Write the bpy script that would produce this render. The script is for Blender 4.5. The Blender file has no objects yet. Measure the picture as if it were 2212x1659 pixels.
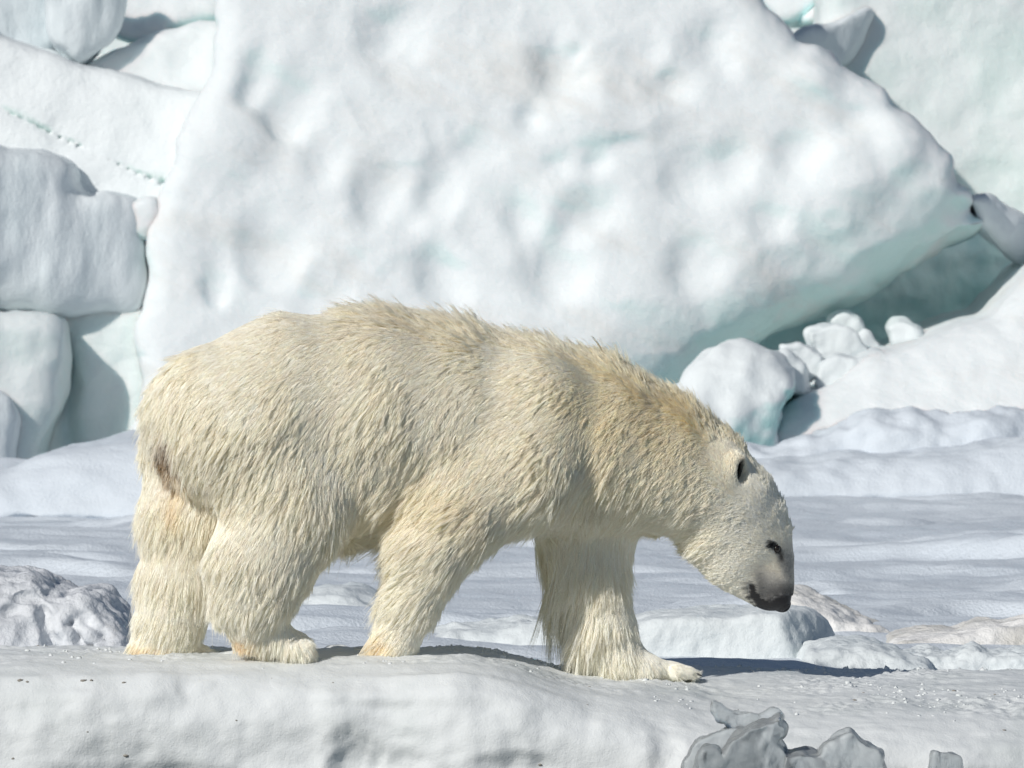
import bpy, math, random, time
import numpy as np
from mathutils import Vector, Matrix, kdtree
from mathutils.bvhtree import BVHTree
T0 = time.time()
random.seed(5)
rng = np.random.default_rng(5)
R = math.radians
scene = bpy.context.scene

# ------------------------------------------------------------ camera, sky, sun, exposure
CAM_D, CAM_Z, F_PX, PITCH = 25.0, 1.6, 15318.0, 0.0241     # focal length and pixels on a 2212-wide reading of the photo
cam_d = bpy.data.cameras.new('camera')
cam = bpy.data.objects.new('camera', cam_d)
scene.collection.objects.link(cam)
cam.location = (0, -CAM_D, CAM_Z)
cam.rotation_euler = (math.pi / 2 - PITCH, 0, 0)
cam_d.sensor_width = 36.0
cam_d.lens = 36.0 * F_PX / 2212.0
cam_d.clip_start, cam_d.clip_end = 0.5, 6000
cam_d.dof.use_dof = True
cam_d.dof.focus_distance = 25.05
cam_d.dof.aperture_fstop = 11.0
scene.camera = cam

LIGHT_DIR = Vector((0.98, 1.2, -1.0)).normalized()         # the way the sunlight travels
to_sun = -LIGHT_DIR
world = bpy.data.worlds.new('World')
scene.world = world
world.use_nodes = True
wn = world.node_tree
wn.nodes.clear()
sky = wn.nodes.new('ShaderNodeTexSky')
sky.sky_type = 'NISHITA'
sky.sun_disc = False
sky.sun_elevation = math.asin(to_sun.z)
sky.sun_rotation = math.atan2(to_sun.x, to_sun.y)
sky.air_density, sky.dust_density, sky.ozone_density = 1.0, 0.5, 1.4
bg = wn.nodes.new('ShaderNodeBackground')
bg.inputs['Strength'].default_value = 0.06
wo = wn.nodes.new('ShaderNodeOutputWorld')
wn.links.new(sky.outputs[0], bg.inputs[0])
wn.links.new(bg.outputs[0], wo.inputs[0])
sun_d = bpy.data.lights.new('sun', 'SUN')
sun_d.energy = 3.7
sun_d.angle = R(0.53)
sun_d.color = (1.0, 0.965, 0.91)
sun = bpy.data.objects.new('sun', sun_d)
scene.collection.objects.link(sun)
sun.rotation_euler = LIGHT_DIR.to_track_quat('-Z', 'Y').to_euler()
sun.location = (-20, -20, 30)
vs = scene.view_settings
vs.view_transform = 'Standard'
vs.look = 'None'
vs.gamma = 1.0
vs.use_curve_mapping = False
vs.exposure = -0.13
scene.cycles.use_denoising = True
scene.cycles.max_bounces = 18
scene.cycles.diffuse_bounces = 14
scene.cycles.glossy_bounces = 3
scene.cycles.transmission_bounces = 6
scene.cycles.transparent_max_bounces = 8
scene.cycles.caustics_reflective = False
scene.cycles.caustics_refractive = False
scene.cycles_curves.shape = 'RIBBONS'
scene.cycles_curves.subdivisions = 2

# ------------------------------------------------------------ helpers
ct, st_ = math.cos(PITCH), math.sin(PITCH)


def at(X, Y, y):
    """the place at depth y that the photo shows at reading (X, Y)"""
    a, b = (X - 1106.0) / F_PX, (829.5 - Y) / F_PX
    dy, dz = ct + b * st_, -st_ + b * ct
    t = (y + CAM_D) / dy
    return np.array([a * t, y, CAM_Z + dz * t])


_perm = rng.permutation(256)
_perm = np.concatenate([_perm, _perm, _perm])
_g = rng.normal(size=(256, 3))
_g /= np.linalg.norm(_g, axis=1)[:, None]


def pn(p):
    """gradient noise, p (N,3) -> about -0.7..0.7"""
    p = np.asarray(p, dtype=np.float64)
    i = np.floor(p).astype(np.int64)
    f = p - i
    u = f * f * f * (f * (f * 6 - 15) + 10)
    i &= 255
    out = 0
    for dx in (0, 1):
        wx = u[:, 0] if dx else 1 - u[:, 0]
        for dy in (0, 1):
            wy = u[:, 1] if dy else 1 - u[:, 1]
            for dz in (0, 1):
                wz = u[:, 2] if dz else 1 - u[:, 2]
                h = _perm[_perm[_perm[(i[:, 0] + dx) & 255] + ((i[:, 1] + dy) & 255)] + ((i[:, 2] + dz) & 255)]
                g = _g[h]
                out = out + wx * wy * wz * (g[:, 0] * (f[:, 0] - dx) + g[:, 1] * (f[:, 1] - dy) + g[:, 2] * (f[:, 2] - dz))
    return out


def fbm(p, octv=4, lac=2.03, gain=0.5):
    a, s, out = 1.0, 1.0, 0
    p = np.asarray(p)
    for k in range(octv):
        out = out + a * pn(p * s + 17.3 * k)
        a *= gain
        s *= lac
    return out


def sstep(a, b, x):
    t = np.clip((x - a) / (b - a), 0, 1)
    return t * t * (3 - 2 * t)


def mesh_obj(name, V, F, mat, parent=None, smooth=True):
    """V (n,3), F (m,3 or 4) -> one linked mesh object"""
    F = np.asarray(F, dtype=np.int32)
    me = bpy.data.meshes.new(name)
    k = F.shape[1]
    me.vertices.add(len(V))
    me.vertices.foreach_set('co', np.asarray(V, dtype=np.float32).ravel())
    me.loops.add(F.size)
    me.loops.foreach_set('vertex_index', F.ravel())
    me.polygons.add(len(F))
    me.polygons.foreach_set('loop_start', np.arange(0, F.size, k, dtype=np.int32))
    me.polygons.foreach_set('use_smooth', np.full(len(F), smooth))
    me.update(calc_edges=True)
    me.validate()
    o = bpy.data.objects.new(name, me)
    scene.collection.objects.link(o)
    if mat:
        me.materials.append(mat)
    if parent:
        o.parent = parent
    return o


def tag(o, label=None, cat=None, group=None, kind=None):
    if label: o['label'] = label
    if cat: o['category'] = cat
    if group: o['group'] = group
    if kind: o['kind'] = kind
    return o


def surface_nets(f, org, h):
    """closed surface f = 0 of a grid of distances"""
    s = f < 0
    nx, ny, nz = f.shape
    cnt = np.zeros((nx - 1, ny - 1, nz - 1), np.int8)
    for dx in (0, 1):
        for dy in (0, 1):
            for dz in (0, 1):
                cnt += s[dx:nx - 1 + dx, dy:ny - 1 + dy, dz:nz - 1 + dz]
    act = (cnt > 0) & (cnt < 8)
    ci = np.argwhere(act)
    idx = -np.ones(act.shape, np.int64)
    idx[act] = np.arange(len(ci))
    cor = [(a, b, c) for a in (0, 1) for b in (0, 1) for c in (0, 1)]
    val = {c: f[ci[:, 0] + c[0], ci[:, 1] + c[1], ci[:, 2] + c[2]].astype(np.float64) for c in cor}
    acc = np.zeros((len(ci), 3))
    n = np.zeros(len(ci))
    for a in cor:
        for ax in range(3):
            if a[ax] == 0:
                b = list(a); b[ax] = 1; b = tuple(b)
                va, vb = val[a], val[b]
                m = (va < 0) != (vb < 0)
                t = np.where(m, va / np.where(m, va - vb, 1), 0)
                for k in range(3):
                    acc[:, k] += np.where(m, a[k] + (t if k == ax else 0), 0)
                n += m
    V = (ci + acc / n[:, None]) * h + org
    quads = []
    for ax in range(3):
        o1, o2 = [(1, 2), (2, 0), (0, 1)][ax]
        sl0 = [slice(1, -1)] * 3; sl1 = [slice(1, -1)] * 3
        sl0[ax] = slice(0, -1); sl1[ax] = slice(1, None)
        a, b = s[tuple(sl0)], s[tuple(sl1)]
        for flip, m in ((False, a & ~b), (True, ~a & b)):
            e = np.argwhere(m)
            if not len(e): continue
            off = np.ones(3, int); off[ax] = 0
            e = e + off

            def cell(d1, d2):
                c = e.copy(); c[:, o1] -= d1; c[:, o2] -= d2
                return idx[c[:, 0], c[:, 1], c[:, 2]]
            q = np.stack([cell(1, 1), cell(0, 1), cell(0, 0), cell(1, 0)], 1)
            quads.append(q[:, ::-1] if flip else q)
    return V, np.concatenate(quads)


def vnormals(V, F):
    a, b, c, d = (V[F[:, k]] for k in range(4))
    fn = np.cross(c - a, d - b)
    N = np.zeros_like(V)
    for k in range(4):
        for ax in range(3):
            N[:, ax] += np.bincount(F[:, k], fn[:, ax], len(V))
    return N / (np.linalg.norm(N, axis=1)[:, None] + 1e-12)


def relax(V, F, it=1, lam=0.5):
    for _ in range(it):
        S = np.zeros_like(V); n = np.zeros(len(V))
        for k in range(4):
            for j in ((k + 1) % 4, (k - 1) % 4):
                for ax in range(3):
                    S[:, ax] += np.bincount(F[:, k], V[F[:, j], ax], len(V))
                n += np.bincount(F[:, k], minlength=len(V))
        V = V + lam * (S / np.maximum(n, 1)[:, None] - V)
    return V


def smin(a, b, k):
    h = np.maximum(k - np.abs(a - b), 0) / k
    return np.minimum(a, b) - h * h * k * 0.25


def smax(a, b, k):
    return -smin(-a, -b, k)


def catmull(P, n=5):
    P = np.asarray(P, float)
    m = len(P)
    out = []
    for i in range(m):
        p0, p1, p2, p3 = P[i - 1], P[i], P[(i + 1) % m], P[(i + 2) % m]
        for t in np.linspace(0, 1, n, endpoint=False):
            # half-tension: keeps corners fairly crisp
            m1, m2 = 0.32 * (p2 - p0), 0.32 * (p3 - p1)
            out.append((2*t**3-3*t**2+1)*p1 + (t**3-2*t**2+t)*m1 + (-2*t**3+3*t**2)*p2 + (t**3-t**2)*m2)
    return np.array(out)


def poly_sdf(px, pz, P):
    d = np.full(px.shape, 1e9)
    ins = np.zeros(px.shape, bool)
    m = len(P)
    for i in range(m):
        a, b = P[i], P[(i + 1) % m]
        e = b - a
        wx, wz = px - a[0], pz - a[1]
        t = np.clip((wx * e[0] + wz * e[1]) / (e @ e + 1e-12), 0, 1)
        d = np.minimum(d, np.hypot(wx - e[0] * t, wz - e[1] * t))
        c = ((a[1] > pz) != (b[1] > pz)) & (px < (b[0] - a[0]) * (pz - a[1]) / (b[1] - a[1] + 1e-15) + a[0])
        ins ^= c
    return np.where(ins, -d, d)


def ice(name, poly, y, thick, mat, label, cat, tilt=(0, 0), rnd=0.12, h=0.03, noise=((0.06, 0.8), (0.02, 0.25)),
        dents=(), lumps=(), grooves=(), cuts=(), edge=0.05, group=None, soft=0.05, smooth_out=True, anis=(1, 1, 1), ridge='auto'):
    """a block of ice: outline (photo reading) at depth y, real thickness, leaning front, rounded edges, hollows, lumps"""
    P = np.array([at(X, Y, y)[[0, 2]] for X, Y in poly])
    if smooth_out: P = catmull(P, 5)
    c = P.mean(0)
    lo, hi = P.min(0) - rnd - 0.15, P.max(0) + rnd + 0.15
    ext = max(abs(tilt[0]) * (hi[0] - lo[0]), 0) * .6 + abs(tilt[1]) * (hi[1] - lo[1]) * .6
    y0, y1 = y - ext - 0.35, y + thick + ext + 0.3
    gx, gy, gz = np.arange(lo[0], hi[0], h), np.arange(y0, y1, h), np.arange(lo[1], hi[1], h)
    X2, Z2 = np.meshgrid(gx, gz, indexing='ij')
    q = np.stack([X2.ravel(), np.full(X2.size, y * 0.7), Z2.ravel()], 1)
    wob = (edge * fbm(q * 2.2, 4)).reshape(X2.shape)
    d2 = (poly_sdf(X2, Z2, P) + wob).astype(np.float32)[:, None, :]
    front = (y + tilt[0] * (X2 - c[0]) + tilt[1] * (Z2 - c[1])).astype(np.float32)[:, None, :]
    Y3 = gy.astype(np.float32)[None, :, None]
    dy = np.maximum(front - Y3, Y3 - front - thick) / math.sqrt(1 + tilt[0]**2 + tilt[1]**2)
    a, b = d2 + rnd, dy + rnd
    f = np.minimum(np.maximum(a, b), 0) + np.hypot(np.maximum(a, 0), np.maximum(b, 0)) - rnd
    G = (gx.astype(np.float32)[:, None, None], Y3, gz.astype(np.float32)[None, None, :])

    def ell(cx, cz, rx, ry, rz, rot, oy):
        p = at(cx, cz, y)
        yy = y + tilt[0] * (p[0] - c[0]) + tilt[1] * (p[2] - c[1]) + oy
        ux, uz = G[0] - p[0], G[2] - p[2]
        cr, sr = math.cos(R(rot)), math.sin(R(rot))
        e = np.sqrt(((ux * cr + uz * sr) / rx)**2 + ((G[1] - yy) / ry)**2 + ((-ux * sr + uz * cr) / rz)**2)
        return (e - 1) * min(rx, ry, rz)
    for (cx, cz, rx, rz, dep, rot) in dents:              # hollow: flattened bowl, dep metres deep
        f = smax(f, -ell(cx, cz, rx, dep * 2, rz, rot, -dep), soft * .5 + dep * .4)
    for (cx, cz, rx, rz, dep, rot) in lumps:
        f = smin(f, ell(cx, cz, rx, dep * 2, rz, rot, dep), 0.06 + dep * .8)
    for (pts, w, dep) in grooves:
        Q = np.array([at(*p, y)[[0, 2]] for p in pts])
        g2 = np.full(X2.shape, 1e9)
        for i in range(len(Q) - 1):
            e = Q[i + 1] - Q[i]
            t = np.clip(((X2 - Q[i][0]) * e[0] + (Z2 - Q[i][1]) * e[1]) / (e @ e), 0, 1)
            g2 = np.minimum(g2, np.hypot(X2 - Q[i][0] - e[0] * t, Z2 - Q[i][1] - e[1] * t))
        g2 = g2 + (0.02 * fbm(q * 6, 3)).reshape(X2.shape)
        gr = np.maximum(g2.astype(np.float32)[:, None, :] - w, Y3 - front - dep)
        f = smax(f, -gr, 0.04)
    for (cx, cz, oy, n, k) in cuts:                       # sheared away along a plane
        p = at(cx, cz, y)
        n = np.array(n, float); n /= np.linalg.norm(n)
        f = smax(f, (G[0] - p[0]) * n[0] + (G[1] - p[1] - oy) * n[1] + (G[2] - p[2]) * n[2], k)
    f = np.pad(f, 1, constant_values=1.0)
    V, Fq = surface_nets(f, np.array([gx[0] - h, gy[0] - h, gz[0] - h]), h)
    V = relax(V, Fq, 2)
    N = vnormals(V, Fq)
    d = 0
    for amp, size in noise:
        d = d + amp * fbm(V / (size * np.array(anis)) + y, 3)
    if ridge == 'auto': ridge = (0.022, 0.30) if h >= 0.016 else (0.006, 0.09)
    if ridge:                                             # crusty rims and creases
        w = V / ridge[1] + 0.35 * np.stack([pn(V / ridge[1] * 0.7 + k * 9.1) for k in range(3)], 1)
        d = d + ridge[0] * (0.45 - 2.2 * np.abs(pn(w + y))) * np.clip(0.5 + 1.6 * pn(V / ridge[1] * 0.3 + 5), 0, 1.3)
    V = V + N * np.asarray(d)[:, None]
    base = np.array([c[0], y, lo[1]])
    o = mesh_obj(name, V - base, Fq, mat)
    o.location = base
    return tag(o, label, cat, group)


# ------------------------------------------------------------ materials
def new_mat(name):
    m = bpy.data.materials.new(name)
    m.use_nodes = True
    nt = m.node_tree
    return m, nt, nt.nodes['Principled BSDF']


def nd(nt, kind, **kw):
    n = nt.nodes.new(kind)
    for k, v in kw.items():
        if hasattr(n, k): setattr(n, k, v)
        else: n.inputs[k].default_value = v
    return n


def ice_mat(name, snow, bare, scale=1.6, lo=0.45, hi=0.6, up=None, rough=(0.75, 0.35), bump=(0.02, 9.0), fine=(0.004, 90.0),
            dirt=None, stretch=(1, 1, 1), sss=0.0, turn=0.0):
    """snow crust over bare ice: where crust is thin (noise, undersides) the ice colour shows"""
    m, nt, p = new_mat(name)
    L = nt.links.new
    tc = nd(nt, 'ShaderNodeTexCoord')
    mp = nd(nt, 'ShaderNodeMapping')
    mp.inputs['Scale'].default_value = stretch
    mp.vector_type = 'TEXTURE' if turn else 'POINT'
    if turn:
        mp.inputs['Rotation'].default_value = (0, R(turn), 0)
        mp.inputs['Scale'].default_value = tuple(1 / k for k in stretch)
    L(tc.outputs['Object'], mp.inputs['Vector'])
    n1 = nd(nt, 'ShaderNodeTexNoise', Scale=scale, Detail=5.0, Roughness=0.55)
    L(mp.outputs[0], n1.inputs['Vector'])
    fac = n1.outputs['Fac']
    if up is not None:                                    # crust lies on what faces up, bare ice below
        ge = nd(nt, 'ShaderNodeNewGeometry')
        sx = nd(nt, 'ShaderNodeSeparateXYZ')
        L(ge.outputs['Normal'], sx.inputs[0])
        ma = nd(nt, 'ShaderNodeMath', operation='MULTIPLY_ADD')
        L(sx.outputs['Z'], ma.inputs[0])
        ma.inputs[1].default_value = -up
        L(fac, ma.inputs[2])
        fac = ma.outputs[0]
    mr = nd(nt, 'ShaderNodeMapRange')
    mr.inputs['From Min'].default_value, mr.inputs['From Max'].default_value = lo, hi
    L(fac, mr.inputs['Value'])
    mx = nd(nt, 'ShaderNodeMix', data_type='RGBA')
    L(mr.outputs[0], mx.inputs['Factor'])
    mx.inputs[6].default_value = (*snow, 1)
    mx.inputs[7].default_value = (*bare, 1)
    col = mx.outputs[2]
    if dirt:
        n3 = nd(nt, 'ShaderNodeTexNoise', Scale=dirt[1], Detail=6.0, Roughness=0.65)
        L(mp.outputs[0], n3.inputs['Vector'])
        r3 = nd(nt, 'ShaderNodeMapRange')
        r3.inputs['From Min'].default_value, r3.inputs['From Max'].default_value = dirt[2], dirt[3]
        L(n3.outputs['Fac'], r3.inputs['Value'])
        m3 = nd(nt, 'ShaderNodeMix', data_type='RGBA')
        L(r3.outputs[0], m3.inputs['Factor'])
        L(col, m3.inputs[6])
        m3.inputs[7].default_value = (*dirt[0], 1)
        col = m3.outputs[2]
    L(col, p.inputs['Base Color'])
    rr = nd(nt, 'ShaderNodeMapRange')
    L(mr.outputs[0], rr.inputs['Value'])
    rr.inputs['To Min'].default_value, rr.inputs['To Max'].default_value = rough
    L(rr.outputs[0], p.inputs['Roughness'])
    p.inputs['IOR'].default_value = 1.31
    if sss:
        p.subsurface_method = 'BURLEY'
        p.inputs['Subsurface Weight'].default_value = 1.0
        p.inputs['Subsurface Radius'].default_value = (0.5, 0.85, 0.9)
        p.inputs['Subsurface Scale'].default_value = sss
    n2 = nd(nt, 'ShaderNodeTexNoise', Scale=bump[1], Detail=6.0, Roughness=0.6)
    L(mp.outputs[0], n2.inputs['Vector'])
    b1 = nd(nt, 'ShaderNodeBump', Strength=1.0, Distance=bump[0])
    L(n2.outputs['Fac'], b1.inputs['Height'])
    n4 = nd(nt, 'ShaderNodeTexNoise', Scale=fine[1], Detail=3.0, Roughness=0.6)
    L(tc.outputs['Object'], n4.inputs['Vector'])
    b2 = nd(nt, 'ShaderNodeBump', Strength=1.0, Distance=fine[0])
    L(n4.outputs['Fac'], b2.inputs['Height'])
    L(b1.outputs[0], b2.inputs['Normal'])
    L(b2.outputs[0], p.inputs['Normal'])
    return m


M_field = ice_mat('field_snow', (0.64, 0.69, 0.74), (0.58, 0.635, 0.695), scale=0.9, lo=0.45, hi=0.7, bump=(0.03, 3.0), fine=(0.006, 60.0), stretch=(0.5, 1, 1))
M_ledge = ice_mat('ledge_snow', (0.71, 0.735, 0.74), (0.58, 0.615, 0.615), scale=2.2, lo=0.5, hi=0.72, bump=(0.008, 10.0), fine=(0.0015, 140.0), rough=(0.7, 0.45))
M_wall = ice_mat('wall_crust', (0.73, 0.765, 0.775), (0.58, 0.75, 0.73), scale=1.4, lo=0.50, hi=0.92, up=0.6, bump=(0.02, 5.0), fine=(0.008, 22.0), sss=0.10, dirt=((0.68, 0.685, 0.67), 1.1, 0.52, 0.70), stretch=(0.55, 1, 1.7), turn=28)
M_slab = ice_mat('slab_crust', (0.73, 0.765, 0.775), (0.50, 0.66, 0.62), scale=1.4, lo=0.50, hi=0.92, up=0.6, bump=(0.02, 5.0), fine=(0.008, 22.0))
M_snow = ice_mat('packed_snow', (0.70, 0.74, 0.75), (0.65, 0.70, 0.715), scale=2.0, lo=0.46, hi=0.68, bump=(0.012, 9.0), fine=(0.003, 90.0))
M_green = ice_mat('green_ice', (0.86, 0.96, 0.945), (0.62, 0.88, 0.84), scale=1.2, lo=0.35, hi=0.65, bump=(0.03, 3.0), rough=(0.6, 0.35), sss=0.1)
M_bare = ice_mat('bare_ice', (0.72, 0.765, 0.765), (0.62, 0.715, 0.70), scale=1.5, lo=0.35, hi=0.6, up=0.3, bump=(0.03, 4.0), rough=(0.6, 0.3), sss=0.06)
M_blue = ice_mat('turquoise_ice', (0.72, 0.76, 0.77), (0.40, 0.66, 0.64), scale=1.0, lo=0.42, hi=0.95, up=1.2, bump=(0.02, 4.0), rough=(0.6, 0.3))
M_grey = ice_mat('grey_ice', (0.74, 0.785, 0.805), (0.64, 0.70, 0.725), scale=2.0, lo=0.40, hi=0.66, bump=(0.022, 5.0), rough=(0.6, 0.4), stretch=(1.3, 1, 0.65))
M_dirty = ice_mat('dirty_ice', (0.69, 0.71, 0.735), (0.55, 0.57, 0.60), scale=3.0, lo=0.40, hi=0.62, bump=(0.02, 10.0), dirt=((0.46, 0.44, 0.41), 2.5, 0.56, 0.74))
M_shore = ice_mat('stained_ice', (0.80, 0.79, 0.77), (0.62, 0.60, 0.55), scale=3.0, lo=0.42, hi=0.62, bump=(0.02, 9.0))

# ------------------------------------------------------------ ground: snow field, ledge, water
def field_z(x, y):
    q = np.stack([x * 0.28, y * 0.55, np.zeros_like(x) + 3.7], 1)
    w = fbm(q, 4)
    q2 = np.stack([x * 0.9 + 0.8 * w, y * 2.1, np.zeros_like(x) + 9.1], 1)
    w2 = fbm(q2, 3)
    z = -0.14 + 0.11 * w + 0.05 * w2
    # wind-cut steps: long low scarps that face the open side
    s = y * 0.62 + 1.5 * pn(np.stack([x * 0.35, y * 0.2, np.full_like(x, 5.5)], 1)) + 0.75 * pn(np.stack([x * 1.1, y * 0.7, np.full_like(x, 1.5)], 1))
    ph = s - np.floor(s)
    step = np.minimum(ph / 0.10, (1 - ph) / 0.90)
    amp = 0.085 * np.clip(0.5 + 2.2 * pn(np.stack([x * 0.35, y * 0.5, np.full_like(x, 7.5)], 1)), 0.0, 1.6)
    z = z + amp * sstep(0, 1, step)
    z = z - 0.25 * sstep(1.0, 0.3, y)
    q3 = np.stack([x * 5, y * 8, np.zeros_like(x)], 1)
    z = z + 0.010 * fbm(q3, 3)
    return z


xs = np.concatenate([-np.geomspace(4.2, 900, 28)[::-1], np.arange(-4.15, 4.16, 0.021), np.geomspace(4.2, 900, 28)])
ys = np.concatenate([np.arange(0.35, 6, 0.028), np.arange(6, 26, 0.045), np.geomspace(26.1, 2500, 40)])
XX, YY = np.meshgrid(xs, ys, indexing='ij')
near = np.exp(-np.maximum(np.abs(XX) - 8, 0) / 30) * np.exp(-np.maximum(YY - 30, 0) / 40)
ZZ = field_z(XX.ravel(), YY.ravel()).reshape(XX.shape) * near + -0.12 * (1 - near)
nx, ny = XX.shape
ii = np.arange(nx * ny).reshape(nx, ny)


def grid_faces(ii):
    return np.stack([ii[:-1, :-1].ravel(), ii[1:, :-1].ravel(), ii[1:, 1:].ravel(), ii[:-1, 1:].ravel()], 1)


o = mesh_obj('snow_field', np.stack([XX.ravel(), YY.ravel(), ZZ.ravel()], 1), grid_faces(ii), M_field)
tag(o, kind='structure')


def ledge_top(x):
    return 0.045 - 0.105 * sstep(-0.2, 0.38, x) - 0.01 * sstep(0.8, 1.6, x)


# profile from the back of the ledge over its brink and down to the water
prof = np.array([(2.6, -0.42), (1.7, -0.22), (1.15, -0.06), (0.8, 0.0), (0.4, 0.0), (0.0, 0.0), (-0.25, 0.0), (-0.42, -0.012), (-0.55, -0.045),
                 (-0.64, -0.10), (-0.69, -0.18), (-0.70, -0.27), (-0.71, -0.38), (-0.69, -0.50), (-0.64, -0.62), (-0.62, -0.80), (-0.62, -1.3)])
seg = np.concatenate([[0], np.cumsum(np.linalg.norm(np.diff(prof, axis=0), axis=1))])
tt = np.concatenate([np.arange(0, seg[2], 0.04), np.arange(seg[2], seg[15], 0.0085), np.arange(seg[15], seg[16], 0.04), [seg[16]]])
py_ = np.interp(tt, seg, prof[:, 0]); pz_ = np.interp(tt, seg, prof[:, 1])
for _ in range(12):
    py_[1:-1] = 0.25 * py_[:-2] + 0.5 * py_[1:-1] + 0.25 * py_[2:]
    pz_[1:-1] = 0.25 * pz_[:-2] + 0.5 * pz_[1:-1] + 0.25 * pz_[2:]
lx = np.concatenate([-np.geomspace(2.6, 600, 40)[::-1], np.arange(-2.58, 2.59, 0.0085), np.geomspace(2.6, 600, 40)])
LX, TT = np.meshgrid(lx, np.arange(len(tt)), indexing='ij')
LY, LZ = py_[TT], pz_[TT]
LY = np.where(LY > 0, LY * (0.36 + 0.64 * sstep(-0.05, 0.55, LX)), LY)
topw = np.clip((LZ + 0.5) / 0.45, 0, 1)
x1 = LX.ravel()
LZ = LZ + (ledge_top(x1).reshape(LX.shape)) * topw
# the right half slopes gently down towards the brink
LZ -= (0.05 * sstep(0.25, -0.6, LY) * sstep(0.1, 0.9, LX) + 0.035 * sstep(0.95, 0.0, LY) * sstep(0.35, 0.8, LX)) * topw
# brink wanders in and out
wv = (0.16 * fbm(np.stack([x1 * 0.9, x1 * 0, x1 * 0 + 2.2], 1), 4)).reshape(LX.shape)
LY = LY + wv * sstep(0.3, -0.5, LY)
V = np.stack([LX.ravel(), LY.ravel(), LZ.ravel()], 1)
Fl = grid_faces(np.arange(V.shape[0]).reshape(LX.shape))[:, ::-1]
N = vnormals(V, Fl)
frontness = sstep(0.15, 0.8, -N[:, 1])
foot = sstep(0.05, 0.35, V[:, 1] + 0.55)
d = 0.050 * fbm(V * np.array([1.8, 2.6, 2.6]), 4) * (0.25 + 0.75 * frontness)
d += 0.013 * fbm(V * np.array([7, 6, 3.5]) + 3, 3) * (0.35 + 0.65 * sstep(-0.15, 0.35, pn(V * 1.1 + 8)))
d += 0.0035 * fbm(V * 22.0, 3) * (0.35 + 0.65 * foot)
d += 0.016 * np.abs(pn(V * np.array([9.0, 5.0, 2.4]) + 21)) * frontness * sstep(-0.2, 0.3, pn(V * 1.7 + 31))
d -= 0.020 * sstep(0.30, 0.62, pn(V * np.array([5.0, 5.0, 8.0]) + 51)) * (0.3 + 0.7 * frontness)
d += 0.010 * (1 - 2 * np.abs(pn(V * np.array([3.2, 6.0, 7.0]) + 61))) * (0.4 + 0.6 * foot)
# hollows worn at the waterline side
for (X, Y, rx, rz, dep) in ((765, 1650, 0.09, 0.10, 0.12), (860, 1668, 0.10, 0.07, 0.08), (1110, 1655, 0.12, 0.05, 0.06), (1440, 1610, 0.05, 0.12, 0.04), (330, 1690, 0.3, 0.05, 0.05)):
    p = at(X, Y, -0.68)
    e = np.sqrt(((V[:, 0] - p[0]) / rx)**2 + ((V[:, 2] - p[2]) / rz)**2) + 0.35 * fbm(V * 9, 3)
    d -= 0.55 * dep * sstep(1.5, 0.2, e) * frontness
# a soft shelf line where the snow crust ends
sl = V[:, 2] + 0.085 + 0.03 * pn(np.stack([V[:, 0] * 1.5, V[:, 0] * 0, V[:, 0] * 0], 1)) + 0.02 * pn(V * np.array([6, 0, 0]) + 4.4)
d += 0.014 * sstep(-0.02, 0.015, sl) * frontness * sstep(-0.15, 0.35, pn(np.stack([V[:, 0] * 1.3 + 9, V[:, 0] * 0, V[:, 0] * 0], 1)))
d += 0.045 * fbm(V * np.array([3.0, 2.0, 0.9]) + 71, 2) * frontness
d += 0.016 * fbm(V * 13.0 + 15, 3) * foot * sstep(0.0, 0.4, pn(V * 1.6 + 91))
d += 0.011 * fbm(V * 38.0 + 5, 3) * foot * sstep(-0.25, 0.3, pn(V * 3.1 + 81))
d *= np.where(np.abs(V[:, 0]) > 6, 0.3, 1.0)
V = V + N * d[:, None]
o = mesh_obj('snow_ledge', V, Fl, M_ledge)
tag(o, kind='structure')
# crumbs of snow lying on the ledge, thickest along its far crest
lg = LEDGE_V = V.reshape(LX.shape + (3,))
cand = np.argwhere((np.abs(lg[:, :, 0]) < 2.3) & (lg[:, :, 1] > -0.45) & (lg[:, :, 1] < 1.15))
wc = lg[cand[:, 0], cand[:, 1]]
dens = np.clip(0.15 + 1.5 * pn(wc * np.array([2.2, 2.2, 0]) + 6.6), 0.02, 1) * (1 + 3 * sstep(0.75, 1.0, wc[:, 1]))
pick = rng.choice(len(wc), 1500, replace=False, p=dens / dens.sum())
ico = [(0, 0, -1), (.72, -.53, -.45), (-.28, -.85, -.45), (-.89, 0, -.45), (-.28, .85, -.45), (.72, .53, -.45), (.28, -.85, .45), (-.72, -.53, .45), (-.72, .53, .45), (.28, .85, .45), (.89, 0, .45), (0, 0, 1)]
icf = [(0, 1, 2), (1, 0, 5), (0, 2, 3), (0, 3, 4), (0, 4, 5), (1, 5, 10), (2, 1, 6), (3, 2, 7), (4, 3, 8), (5, 4, 9), (1, 10, 6), (2, 6, 7), (3, 7, 8), (4, 8, 9), (5, 9, 10), (6, 10, 11), (7, 6, 11), (8, 7, 11), (9, 8, 11), (10, 9, 11)]
ico, icf = np.array(ico), np.array(icf)
sz = rng.gamma(2.0, 0.0019, 1500) + 0.0022
cv = wc[pick][:, None, :] + ico[None] * sz[:, None, None] * rng.uniform(0.45, 1.5, (1500, 12, 1)) + np.array([0, 0, -0.15]) * sz[:, None, None]
o = mesh_obj('snow_crumbs', cv.reshape(-1, 3), (icf[None] + 12 * np.arange(1500)[:, None, None]).reshape(-1, 3), M_ledge)
tag(o, kind='stuff', label='loose snow crumbs scattered over the top of the ice ledge', cat='snow crumbs')

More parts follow.
